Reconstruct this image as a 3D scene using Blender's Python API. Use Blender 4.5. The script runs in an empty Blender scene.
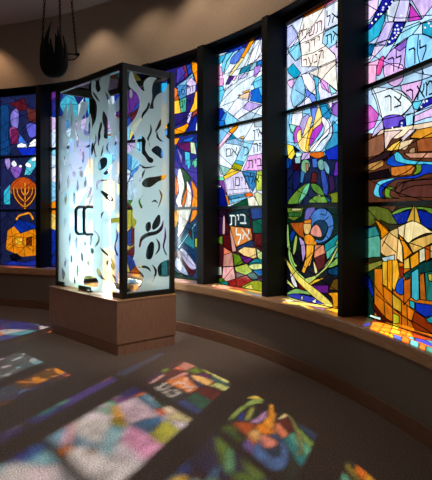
import bpy, bmesh, math, random
from mathutils import Vector
from mathutils.geometry import delaunay_2d_cdt
random.seed(7)
S = bpy.context.scene
COL = S.collection
R = math.radians

# ------------------------------------------------------------------ camera
EYE = 1.55; F = 550.0; CX = 216.0; HY = 214.0
cd = bpy.data.cameras.new('camera'); cam = bpy.data.objects.new('camera', cd); COL.objects.link(cam)
cd.sensor_fit = 'HORIZONTAL'; cd.sensor_width = 36; cd.lens = 36*F/432
cd.shift_y = -(240-HY)/432
cam.location = (0, 0, EYE); cam.rotation_euler = (R(90), 0, 0)
cd.clip_start = .05; cd.clip_end = 200
S.camera = cam

# ------------------------------------------------------------------ light and exposure
S.view_settings.view_transform = 'Standard'; S.view_settings.look = 'None'
S.view_settings.gamma = 1; S.view_settings.use_curve_mapping = False
S.view_settings.exposure = 0.0
S.cycles.max_bounces = 8; S.cycles.diffuse_bounces = 4; S.cycles.transparent_max_bounces = 24
S.cycles.transmission_bounces = 6; S.cycles.caustics_reflective = False; S.cycles.caustics_refractive = False

w = bpy.data.worlds.new('world'); S.world = w; w.use_nodes = True
nt = w.node_tree; nt.nodes.clear()
out = nt.nodes.new('ShaderNodeOutputWorld'); bg = nt.nodes.new('ShaderNodeBackground')
geo = nt.nodes.new('ShaderNodeTexCoord'); sep = nt.nodes.new('ShaderNodeSeparateXYZ'); ramp = nt.nodes.new('ShaderNodeValToRGB')
mp = nt.nodes.new('ShaderNodeMapRange'); mp.inputs[1].default_value = -.35; mp.inputs[2].default_value = .45
nt.links.new(geo.outputs['Generated'], sep.inputs[0]); nt.links.new(sep.outputs[2], mp.inputs[0]); nt.links.new(mp.outputs[0], ramp.inputs[0])
e = ramp.color_ramp.elements
e[0].position = 0; e[0].color = (.72, .70, .66, 1); e[1].position = 1; e[1].color = (.93, .98, 1.0, 1)
m1 = ramp.color_ramp.elements.new(.40); m1.color = (.62, .62, .60, 1)
m2 = ramp.color_ramp.elements.new(.52); m2.color = (.88, .92, .96, 1)
nt.links.new(ramp.outputs[0], bg.inputs[0]); bg.inputs[1].default_value = 1.42
nt.links.new(bg.outputs[0], out.inputs[0])

SUN_H = Vector((-.355, -.935)); SUN_TAN = .77
sd = bpy.data.lights.new('sun', 'SUN'); sd.energy = 23; sd.angle = R(1.2); sd.color = (1, .96, .90)
so = bpy.data.objects.new('sun', sd); COL.objects.link(so)
so.rotation_euler = Vector((SUN_H.x, SUN_H.y, -SUN_TAN)).to_track_quat('-Z', 'Y').to_euler()

def lamp(name, kind, loc, energy, color, aim=None, **k):
    d = bpy.data.lights.new(name, kind); d.energy = energy; d.color = color
    for a, b in k.items(): setattr(d, a, b)
    o = bpy.data.objects.new(name, d); COL.objects.link(o); o.location = loc
    if aim is not None: o.rotation_euler = (Vector(aim)-Vector(loc)).to_track_quat('-Z', 'Y').to_euler()
    return o
# unseen warm fill, added to lift the light in the whole room
lamp('room_fill', 'AREA', (-5.0, 2.2, 4.6), 32, (1, .90, .80), (-5.0, 2.2, 0), size=3.0)
lamp('plinth_fill_spot', 'SPOT', (.3, 3.7, 4.65), 370, (1, .88, .76), (-.42, 6.95, .40), spot_size=R(44), spot_blend=.9, shadow_soft_size=.2)  # added spot, brightens the plinth and the wall below the sill
for ang, rad, en in ((72.5, 7.35, 42), (55.5, 7.35, 25), (47.5, 7.25, 16), (40, 7.25, 28), (32.5, 7.25, 32), (25, 7.25, 14)):   # recessed downlights close to the wall
    px_, py_ = -6.15+rad*math.cos(R(ang)), 1.98+rad*math.sin(R(ang))
    lamp('ceiling_downlight', 'SPOT', (px_, py_, 4.72), en, (1, .64, .38) if ang > 70 else (1, .78, .56), (px_, py_, 0), spot_size=R(100) if ang > 50 else R(125), spot_blend=.6, shadow_soft_size=.05)
lamp('cabinet_fill', 'AREA', (-1.31, 6.93, .63), 9, (.82, 1, 1), (-1.31, 6.83, 3), size=.55)  # unseen light added inside the cabinet to brighten the frosted glass
lamp('cabinet_corner_fill', 'AREA', (-.55, 6.66, 1.45), 17, (.84, 1, 1), (-1.6, 7.0, 1.35), shape='RECTANGLE', size=.05, size_y=1.6)  # added strip in the back corner, lifts the frosted panes
lamp('cabinet_corner_fill', 'AREA', (-1.52, 7.66, 1.45), 21, (.88, .97, 1), (-.85, 6.4, 1.45), shape='RECTANGLE', size=.05, size_y=1.6)  # second added strip, brightens the right pane

# ------------------------------------------------------------------ materials
def srgb(c): return tuple(((v/255)/12.92 if v <= 10.3 else ((v/255+.055)/1.055)**2.4) for v in c)
def mat(name, c, rough=.6, metal=0, spec=.4, noise=None, c2=None, stretch=(1, 1, 1), bump=0, detail=4):
    m = bpy.data.materials.new(name); m.use_nodes = True
    n = m.node_tree; b = n.nodes['Principled BSDF']
    b.inputs['Base Color'].default_value = (*srgb(c), 1); b.inputs['Roughness'].default_value = rough
    b.inputs['Metallic'].default_value = metal; b.inputs['Specular IOR Level'].default_value = spec
    if noise:
        tc = n.nodes.new('ShaderNodeTexCoord'); mpn = n.nodes.new('ShaderNodeMapping'); mpn.inputs['Scale'].default_value = stretch
        tx = n.nodes.new('ShaderNodeTexNoise'); tx.inputs['Scale'].default_value = noise; tx.inputs['Detail'].default_value = detail
        n.links.new(tc.outputs['Object'], mpn.inputs[0]); n.links.new(mpn.outputs[0], tx.inputs['Vector'])
        if c2:
            r = n.nodes.new('ShaderNodeValToRGB'); r.color_ramp.elements[0].position = .35; r.color_ramp.elements[1].position = .65
            r.color_ramp.elements[0].color = (*srgb(c), 1); r.color_ramp.elements[1].color = (*srgb(c2), 1)
            n.links.new(tx.outputs['Fac'], r.inputs[0]); n.links.new(r.outputs[0], b.inputs['Base Color'])
        if bump:
            bp = n.nodes.new('ShaderNodeBump'); bp.inputs['Strength'].default_value = bump; bp.inputs['Distance'].default_value = .01
            n.links.new(tx.outputs['Fac'], bp.inputs['Height']); n.links.new(bp.outputs[0], b.inputs['Normal'])
    return m
M = {}
M['carpet'] = mat('carpet', (96, 82, 76), .95, spec=.1, noise=95, c2=(146, 128, 117), bump=.6, detail=2)
M['plaster'] = mat('painted_plaster', (176, 156, 138), .9, noise=30, c2=(182, 163, 146), bump=.05)
M['lower'] = mat('painted_lower_wall', (138, 124, 110), .7, noise=40, c2=(146, 131, 117))
M['ceiling'] = mat('ceiling_paint', (196, 184, 178), .95)
M['oak'] = mat('light_wood', (205, 160, 120), .35, noise=6, c2=(186, 138, 100), stretch=(1, 1, 12))
M['base'] = mat('baseboard_wood', (150, 108, 82), .4, noise=6, c2=(134, 94, 70), stretch=(1, 1, 12))
M['plinth'] = mat('plinth_wood', (176, 134, 110), .45, noise=14, c2=(156, 114, 92), stretch=(9, 9, .6))
M['black'] = mat('black_metal', (22, 28, 27), .4, spec=.5)
M['post'] = mat('dark_post_paint', (13, 17, 18), .6, spec=.2)
M['lead'] = mat('lead_came', (14, 14, 15), 1, spec=0)
M['iron'] = mat('wrought_iron', (13, 13, 13), .75, spec=.15, noise=20, c2=(18, 17, 16), bump=.2)
M['silver'] = mat('polished_silver', (205, 205, 205), .18, 1)
M['paint_dark'] = mat('black_glass_paint', (24, 20, 40), 1, spec=0)
M['paint_brown'] = mat('brown_glass_paint', (110, 62, 40), .8)

def glass_material():
    m = bpy.data.materials.new('stained_glass'); m.use_nodes = True; n = m.node_tree; n.nodes.clear()
    o = n.nodes.new('ShaderNodeOutputMaterial'); a = n.nodes.new('ShaderNodeAttribute'); a.attribute_name = 'tint'
    tr = n.nodes.new('ShaderNodeBsdfTransparent'); tl = n.nodes.new('ShaderNodeBsdfTranslucent'); gl = n.nodes.new('ShaderNodeBsdfGlossy')
    gl.inputs['Roughness'].default_value = .12
    tc = n.nodes.new('ShaderNodeTexCoord'); mpn = n.nodes.new('ShaderNodeMapping'); mpn.inputs['Scale'].default_value = (1, 1, .5)
    tx = n.nodes.new('ShaderNodeTexNoise'); tx.inputs['Scale'].default_value = 13; tx.inputs['Detail'].default_value = 5; tx.inputs['Distortion'].default_value = 1.2
    mr = n.nodes.new('ShaderNodeMapRange'); mr.inputs[1].default_value = .3; mr.inputs[2].default_value = .7; mr.inputs[3].default_value = .60; mr.inputs[4].default_value = 1.15
    n.links.new(tc.outputs['Object'], mpn.inputs[0]); n.links.new(mpn.outputs[0], tx.inputs['Vector']); n.links.new(tx.outputs['Fac'], mr.inputs[0])
    mul = n.nodes.new('ShaderNodeVectorMath'); mul.operation = 'SCALE'
    n.links.new(a.outputs['Color'], mul.inputs[0]); n.links.new(mr.outputs[0], mul.inputs['Scale'])
    n.links.new(mul.outputs[0], tr.inputs[0]); n.links.new(mul.outputs[0], tl.inputs[0])
    m1 = n.nodes.new('ShaderNodeMixShader'); m1.inputs[0].default_value = .05
    n.links.new(tr.outputs[0], m1.inputs[1]); n.links.new(tl.outputs[0], m1.inputs[2])
    m2 = n.nodes.new('ShaderNodeMixShader'); m2.inputs[0].default_value = .03
    n.links.new(m1.outputs[0], m2.inputs[1]); n.links.new(gl.outputs[0], m2.inputs[2])
    n.links.new(m2.outputs[0], o.inputs[0]); return m
M['stained'] = glass_material()
def clear_glass(name, tint, gloss):
    m = bpy.data.materials.new(name); m.use_nodes = True; n = m.node_tree; n.nodes.clear()
    o = n.nodes.new('ShaderNodeOutputMaterial'); tr = n.nodes.new('ShaderNodeBsdfTransparent'); tr.inputs[0].default_value = (*tint, 1)
    gl = n.nodes.new('ShaderNodeBsdfGlossy'); gl.inputs['Roughness'].default_value = .02
    mx = n.nodes.new('ShaderNodeMixShader'); fr = n.nodes.new('ShaderNodeLayerWeight'); fr.inputs[0].default_value = gloss
    n.links.new(fr.outputs[0], mx.inputs[0]); n.links.new(tr.outputs[0], mx.inputs[1]); n.links.new(gl.outputs[0], mx.inputs[2])
    n.links.new(mx.outputs[0], o.inputs[0]); return m
M['clear'] = clear_glass('clear_glass', (.94, .97, .96), .08)
def frosted():
    m = bpy.data.materials.new('frosted_glass'); m.use_nodes = True; n = m.node_tree; n.nodes.clear()
    o = n.nodes.new('ShaderNodeOutputMaterial'); tl = n.nodes.new('ShaderNodeBsdfTranslucent'); df = n.nodes.new('ShaderNodeBsdfDiffuse'); tr = n.nodes.new('ShaderNodeBsdfTransparent')
    tl.inputs[0].default_value = (.70, .90, .96, 1); df.inputs[0].default_value = (.74, .87, .90, 1); tr.inputs[0].default_value = (.9, 1, 1, 1)
    a = n.nodes.new('ShaderNodeMixShader'); a.inputs[0].default_value = .35
    n.links.new(tl.outputs[0], a.inputs[1]); n.links.new(df.outputs[0], a.inputs[2])
    b = n.nodes.new('ShaderNodeMixShader'); b.inputs[0].default_value = .18
    n.links.new(a.outputs[0], b.inputs[1]); n.links.new(tr.outputs[0], b.inputs[2]); n.links.new(b.outputs[0], o.inputs[0]); return m
M['frost'] = frosted()

# ------------------------------------------------------------------ helpers
def obj(name, bm, m, parent=None, smooth=False):
    me = bpy.data.meshes.new(name); bmesh.ops.recalc_face_normals(bm, faces=bm.faces) if bm.faces else None
    bm.to_mesh(me); bm.free()
    if smooth:
        for p in me.polygons: p.use_smooth = True
    o = bpy.data.objects.new(name, me); COL.objects.link(o)
    if m: me.materials.append(m)
    if parent: o.parent = parent
    return o
def struct(o): o['kind'] = 'structure'; return o
def thing(name, label, cat, loc=(0, 0, 0), rz=0, group=None):
    o = bpy.data.objects.new(name, None); COL.objects.link(o); o.location = loc; o.rotation_euler = (0, 0, rz)
    o['label'] = label; o['category'] = cat
    if group: o['group'] = group
    return o
def empty_struct(name, loc=(0, 0, 0), rz=0):
    o = bpy.data.objects.new(name, None); COL.objects.link(o); o.location = loc; o.rotation_euler = (0, 0, rz)
    o['kind'] = 'structure'; return o
def box(bm, x0, x1, y0, y1, z0, z1):
    v = [bm.verts.new(p) for p in ((x0, y0, z0), (x1, y0, z0), (x1, y1, z0), (x0, y1, z0), (x0, y0, z1), (x1, y0, z1), (x1, y1, z1), (x0, y1, z1))]
    for f in ((0, 3, 2, 1), (4, 5, 6, 7), (0, 1, 5, 4), (1, 2, 6, 5), (2, 3, 7, 6), (3, 0, 4, 7)): bm.faces.new([v[i] for i in f])
    return v
def bevel(bm, w, seg=2):
    bmesh.ops.bevel(bm, geom=list(bm.edges), offset=w, segments=seg, affect='EDGES', profile=.5)
def tube(bm, pts, r, n=10, closed=False):
    pts = [Vector(p) for p in pts]; rings = []; N = len(pts); up = None
    rs = r if isinstance(r, (list, tuple)) else [r]*N
    for i, p in enumerate(pts):
        if closed: t = pts[(i+1) % N]-pts[i-1]
        else: t = pts[min(i+1, N-1)]-pts[max(i-1, 0)]
        t.normalize()
        if up is None: up = t.orthogonal().normalized()
        up = (up-t*up.dot(t)).normalized(); s = t.cross(up)
        rings.append([bm.verts.new(p+(up*math.cos(2*math.pi*k/n)+s*math.sin(2*math.pi*k/n))*rs[i]) for k in range(n)])
    for i in range(N if closed else N-1):
        a, b = rings[i], rings[(i+1) % N]
        for k in range(n): bm.faces.new((a[k], a[(k+1) % n], b[(k+1) % n], b[k]))
    if not closed: bm.faces.new(rings[0][::-1]); bm.faces.new(rings[-1])

# ------------------------------------------------------------------ the round room
CC = Vector((-6.15, 1.98)); RW = 7.76; RG = 7.95
def pol(r, deg): return Vector((CC.x+r*math.cos(R(deg)), CC.y+r*math.sin(R(deg))))
def ring(bm, prof, a0, a1, n):
    """sweep a closed (r,z) profile round the room centre"""
    full = abs(a1-a0) >= 360; rings = []
    for i in range(n if full else n+1):
        a = a0+(a1-a0)*i/n
        rings.append([bm.verts.new((*pol(r, a), z)) for r, z in prof])
    L = len(prof)
    for i in range(n):
        A, B = rings[i], rings[(i+1) % len(rings)]
        for k in range(L): bm.faces.new((A[k], A[(k+1) % L], B[(k+1) % L], B[k]))
    if not full: bm.faces.new(rings[0][::-1]); bm.faces.new(rings[-1])
A0, A1 = 1.2, 74.0
SILL = .67; SOF = 3.67; CEIL = 4.75
bm = bmesh.new(); bmesh.ops.create_circle(bm, cap_ends=True, segments=160, radius=8.3)
bmesh.ops.translate(bm, verts=bm.verts, vec=(CC.x, CC.y, 0)); r_ = bmesh.ops.extrude_face_region(bm, geom=list(bm.faces))
bmesh.ops.translate(bm, verts=[v for v in r_['geom'] if isinstance(v, bmesh.types.BMVert)], vec=(0, 0, -.2))
struct(obj('floor', bm, M['carpet']))
bm = bmesh.new(); bmesh.ops.create_circle(bm, cap_ends=True, segments=160, radius=8.3)
bmesh.ops.translate(bm, verts=bm.verts, vec=(CC.x, CC.y, CEIL)); r_ = bmesh.ops.extrude_face_region(bm, geom=list(bm.faces))
bmesh.ops.translate(bm, verts=[v for v in r_['geom'] if isinstance(v, bmesh.types.BMVert)], vec=(0, 0, .2))
struct(obj('ceiling', bm, M['ceiling']))
bm = bmesh.new(); ring(bm, [(RW, 0), (7.98, 0), (7.98, .565), (RW, .565)], A0, A1, 90); struct(obj('wall_lower', bm, M['lower']))
bm = bmesh.new(); ring(bm, [(RW, SOF), (7.98, SOF), (7.98, CEIL), (RW, CEIL)], A0, A1, 90); struct(obj('wall_upper', bm, M['plaster']))
bm = bmesh.new(); ring(bm, [(RW, 0), (8.25, 0), (8.25, CEIL), (RW, CEIL)], A1, A0+360, 200); struct(obj('wall_back', bm, M['plaster']))
bm = bmesh.new(); ring(bm, [(7.675, .56), (7.69, .558), (7.985, .558), (7.985, SILL), (7.67, SILL), (7.658, SILL-.006), (7.652, SILL-.018), (7.652, .575), (7.66, .563)], A0, A1, 120)
struct(obj('trim_1', bm, M['oak'], smooth=False))
bm = bmesh.new(); ring(bm, [(7.74, 0), (RW+.01, 0), (RW+.01, .125), (7.748, .125), (7.742, .12)], A0-50, A1+60, 200); struct(obj('baseboard_wall', bm, M['base']))
bm = bmesh.new(); ring(bm, [(7.775, SOF-.012), (7.985, SOF-.012), (7.985, SOF+.01), (7.775, SOF+.01)], A0, A1, 90); struct(obj('trim_2', bm, M['post']))

# ------------------------------------------------------------------ stained glass
GB, GT = .678, 3.585           # bottom and top of the glass
def catmull(P, closed=True, k=4):
    n = len(P); outp = []
    for i in range(n if closed else n-1):
        if closed: p0, p1, p2, p3 = P[i-1], P[i], P[(i+1) % n], P[(i+2) % n]
        else: p0, p1, p2, p3 = P[max(i-1, 0)], P[i], P[i+1], P[min(i+2, n-1)]
        for j in range(k):
            t = j/k
            outp.append(tuple(.5*((2*p1[a])+(-p0[a]+p2[a])*t+(2*p0[a]-5*p1[a]+4*p2[a]-p3[a])*t*t+(-p0[a]+3*p1[a]-3*p2[a]+p3[a])*t**3) for a in (0, 1)))
    if not closed: outp.append(P[-1])
    return outp
def inside(p, poly):
    x, y = p; c = False; j = len(poly)-1
    for i in range(len(poly)):
        xi, yi = poly[i]; xj, yj = poly[j]
        if (yi > y) != (yj > y) and x < (xj-xi)*(y-yi)/(yj-yi)+xi: c = not c
        j = i
    return c
class Plane:
    """a vertical plane from far point A to near point B; maps photo positions to (u, z) on it"""
    def __init__(s, A, B):
        s.A = A; s.B = B; s.d = (B-A).normalized(); s.W = (B-A).length
    def uz(s, x, y):
        k = (x-CX)/F
        den = s.d.x-k*s.d.y; u = (k*s.A.y-s.A.x)/den
        Y = s.A.y+u*s.d.y
        return (u, EYE+(HY-y)/F*Y)
def planar(shapes, rect, closed_edges=True):
    """shapes: list of dict(poly|line, col, edge, layer). returns verts, tris, colour per tri, edges kept"""
    u0, u1, z0, z1 = rect
    V = []; E = []; src = []
    def add(pts, closed, k):
        s = len(V); V.extend(Vector((p[0], p[1])) for p in pts)
        n = len(pts)
        for i in range(n if closed else n-1):
            E.append((s+i, s+(i+1) % n)); src.append(k)
    add([(u0, z0), (u1, z0), (u1, z1), (u0, z1)], True, -1)
    for k, s in enumerate(shapes):
        add(s['pts'], s.get('closed', True), k)
    vo, eo, fo, ov, oe, of = delaunay_2d_cdt(V, E, [], 0, 1e-4)
    emap = {}
    for e_, o in zip(eo, oe):
        emap[tuple(sorted(e_))] = {src[i % len(src)] if i < len(src) else -1 for i in o}
    boxes = []
    for s in shapes:
        xs = [p[0] for p in s['pts']]; ys = [p[1] for p in s['pts']]; boxes.append((min(xs), max(xs), min(ys), max(ys)))
    tris = []; top = []
    for f in fo:
        c = sum((Vector(vo[i]) for i in f), Vector((0, 0)))/len(f)
        if not (u0 < c.x < u1 and z0 < c.y < z1): continue
        t = -1
        for k in range(len(shapes)-1, -1, -1):
            s = shapes[k]
            if s.get('closed', True) and boxes[k][0] <= c.x <= boxes[k][1] and boxes[k][2] <= c.y <= boxes[k][3] and inside((c.x, c.y), s['pts']):
                t = k; break
        tris.append(tuple(f)); top.append(t)
    adj = {}
    for i, f in enumerate(tris):
        for a in range(len(f)): adj.setdefault(tuple(sorted((f[a], f[(a+1) % len(f)]))), []).append(i)
    keep = []; wall = set()
    for e_, fs in adj.items():
        ks = emap.get(e_, set())
        if len(fs) == 1: continue
        m = max(top[i] for i in fs)
        good = [k for k in ks if k >= 0 and k >= m and shapes[k].get('edge', True)]
        if good: keep.append(e_); wall.add(e_)
        elif top[fs[0]] != top[fs[1]]: wall.add(e_)
    cell = [-1]*len(tris); nc = 0
    for i in range(len(tris)):
        if cell[i] >= 0: continue
        st = [i]; cell[i] = nc
        while st:
            q = st.pop(); f = tris[q]
            for a in range(len(f)):
                e_ = tuple(sorted((f[a], f[(a+1) % len(f)])))
                if e_ in wall: continue
                for r_ in adj[e_]:
                    if cell[r_] < 0: cell[r_] = nc; st.append(r_)
        nc += 1
    return vo, tris, top, cell, nc, keep
def strips(bm, vo, keep, wd, th, yo=0):
    for a, b in keep:
        p, q = Vector(vo[a]), Vector(vo[b]); d = q-p
        if d.length < 1e-4: continue
        d.normalize(); n = Vector((-d.y, d.x))*wd/2; p = p-d*wd*.35; q = q+d*wd*.35
        c = [p-n, q-n, q+n, p+n]
        lo = [bm.verts.new((v.x, yo-th/2, v.y)) for v in c]; hi = [bm.verts.new((v.x, yo+th/2, v.y)) for v in c]
        bm.faces.new(lo[::-1]); bm.faces.new(hi)
        for i in range(4): bm.faces.new((lo[i], lo[(i+1) % 4], hi[(i+1) % 4], hi[i]))
STROKES = {
 'א': '0,1 1,0 | .05,0 .08,.3 .32,.62 | .70,.36 .92,.65 .95,1', 'ב': '.05,1 .6,1 .8,.85 .8,0 | 0,0 1,0', 'ג': '.2,1 .7,1 .8,.8 .8,0 | .8,.3 .1,0',
 'ד': '0,1 1,1 | .8,1 .8,0', 'ה': '0,1 .75,1 .95,.85 .95,0 | .1,.62 .1,0', 'ו': '.1,1 .8,1 .8,0', 'ז': '0,1 1,.95 | .5,.97 .5,0',
 'ח': '0,1 .75,1 .95,.85 .95,0 | .1,1 .1,0', 'י': '.1,1 .8,.9 .7,0', 'ך': '0,1 .7,1 .95,.85 .95,0', 'כ': '.05,1 .6,1 .95,.75 .95,.25 .6,0 .05,0',
 'ל': '.1,1 .1,.62 .9,.62 .9,.4 .45,0', 'מ': '0,1 .15,.8 .1,0 | .15,.7 .5,1 .8,.95 .95,.7 .95,0 .5,0', 'ם': '.08,1 .75,1 .95,.8 .95,0 .1,0 .1,1',
 'ן': '.1,1 .8,.95 .8,0', 'נ': '.3,1 .85,.95 .85,0 .05,0', 'ס': '0,1 .7,1 .95,.7 .85,.2 .5,0 .2,.2 .1,.7 .2,1', 'ע': '.05,1 .3,.5 .55,.15 | .95,1 .85,.4 .5,.12 0,0',
 'צ': '0,1 .85,.25 .85,0 0,0 | .95,1 .85,.7 .55,.55', 'ר': '0,1 .65,1 .95,.8 .95,0', 'ש': '.05,1 .15,0 .75,0 .95,.5 .95,1 | .5,1 .48,.5 .15,.3',
 'ת': '0,1 .75,1 .95,.85 .95,0 | .25,1 .25,.1 0,0'}
def glyph_quads(ch, ua, ub, zb, zt, wd):
    """brush strokes of a Hebrew letter inside the given box, each as a quad"""
    qs = []
    for st in STROKES[ch].split('|'):
        P = [Vector((ua+(ub-ua)*float(a.split(',')[0]), zb+(zt-zb)*float(a.split(',')[1]))) for a in st.split()]
        for p, q in zip(P, P[1:]):
            d = (q-p).normalized(); n = Vector((-d.y, d.x))*wd/2; a = p-d*wd*.4; b = q+d*wd*.4
            qs.append([tuple(a-n), tuple(b-n), tuple(b+n), tuple(a+n)])
    return qs

CROPS = {  # origin x, y and scale of each tracing sheet
 'a1': (215, 30, 8.64), 'a2': (215, 80, 8.64), 'a3': (215, 120, 8.64), 'a4': (215, 160, 8.64), 'a5': (215, 200, 8.64), 'a6': (215, 240, 8.64),
 'b1': (280, 0, 7.2), 'b2': (280, 55, 7.2), 'b3': (280, 100, 7.2), 'b4': (280, 155, 7.2), 'b5': (280, 200, 7.2), 'b6': (280, 245, 7.2),
 'c1': (365, 0, 6.448), 'c2': (365, 65, 6.448), 'c3': (365, 130, 6.448), 'c4': (365, 195, 6.448), 'c5': (365, 260, 6.448),
 'd1': (170, 55, 14.4), 'd2': (170, 85, 14.4), 'd3': (170, 115, 9.6), 'd4': (170, 160, 8.733), 'd5': (170, 210, 6.0),
 'e1': (0, 100, 5.333), 'e2': (0, 180, 5.333), 'p': (0, 0, 1),
 'f1': (50, 62, 5.684), 'f2': (50, 130, 5.684), 'f3': (50, 205, 4.8), 'g1': (122, 60, 6.857), 'g2': (122, 120, 5.34), 'g3': (122, 205, 5.05)}
def parse(txt, pl):
    """each line: sheet  kind  r g b | x,y x,y ...   kind: p polygon, s smooth polygon, l line, c smooth line, b band without lead, t thick smooth line"""
    res = []
    for ln in txt.strip().splitlines():
        ln = ln.strip()
        if not ln: continue
        head, pts = ln.split('|'); h = head.split(); ox, oy, sc = CROPS[h[0]]; kind = h[1]
        P = [tuple(float(v) for v in q.split(',')) for q in pts.split()]
        if kind == 'o':
            for x, y in P:
                Q = [pl.uz(ox+(x+7.5*math.cos(q*math.pi/3))/sc, oy+(y+7.5*math.sin(q*math.pi/3))/sc) for q in range(6)]
                res.append(dict(pts=Q, col=tuple(int(v) for v in h[2:5]), edge=False))
            continue
        if kind == 's': P = catmull(P)
        if kind in 'ct': P = catmull(P, False)
        P = [(ox+x/sc, oy+y/sc) for x, y in P]
        if kind == 't':
            wd = float(h[5]); L = []; Rr = []
            for i in range(len(P)):
                a = Vector(P[max(i-1, 0)]); b = Vector(P[min(i+1, len(P)-1)]); d = (b-a).normalized(); n = Vector((-d.y, d.x))*wd/2
                L.append(tuple(Vector(P[i])+n)); Rr.append(tuple(Vector(P[i])-n))
            P = L+Rr[::-1]
        Q = [pl.uz(*p) for p in P]
        col = tuple(int(v) for v in h[2:5]) if len(h) > 4 else None
        res.append(dict(pts=Q, col=col, closed=kind not in 'lc', edge=kind != 'b'))
    return res
def random_cells(pl, pal, rows=13, cols=4):
    res = []; g = {}
    for i in range(rows+1):
        for j in range(cols+1):
            g[i, j] = ((j+(random.uniform(-.38, .38) if 0 < j < cols else 0))/cols*pl.W, GB+(i+(random.uniform(-.4, .4) if 0 < i < rows else 0))/rows*(GT-GB))
    for i in range(rows):
        for j in range(cols):
            q = [g[i, j], g[i, j+1], g[i+1, j+1], g[i+1, j]]
            band = pal[min(int(i/rows*len(pal)), len(pal)-1)]
            if random.random() < .5:
                res.append(dict(pts=[q[0], q[1], q[2]], col=random.choice(band))); res.append(dict(pts=[q[0], q[2], q[3]], col=random.choice(band)))
            else: res.append(dict(pts=q, col=random.choice(band)))
    return res

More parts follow.
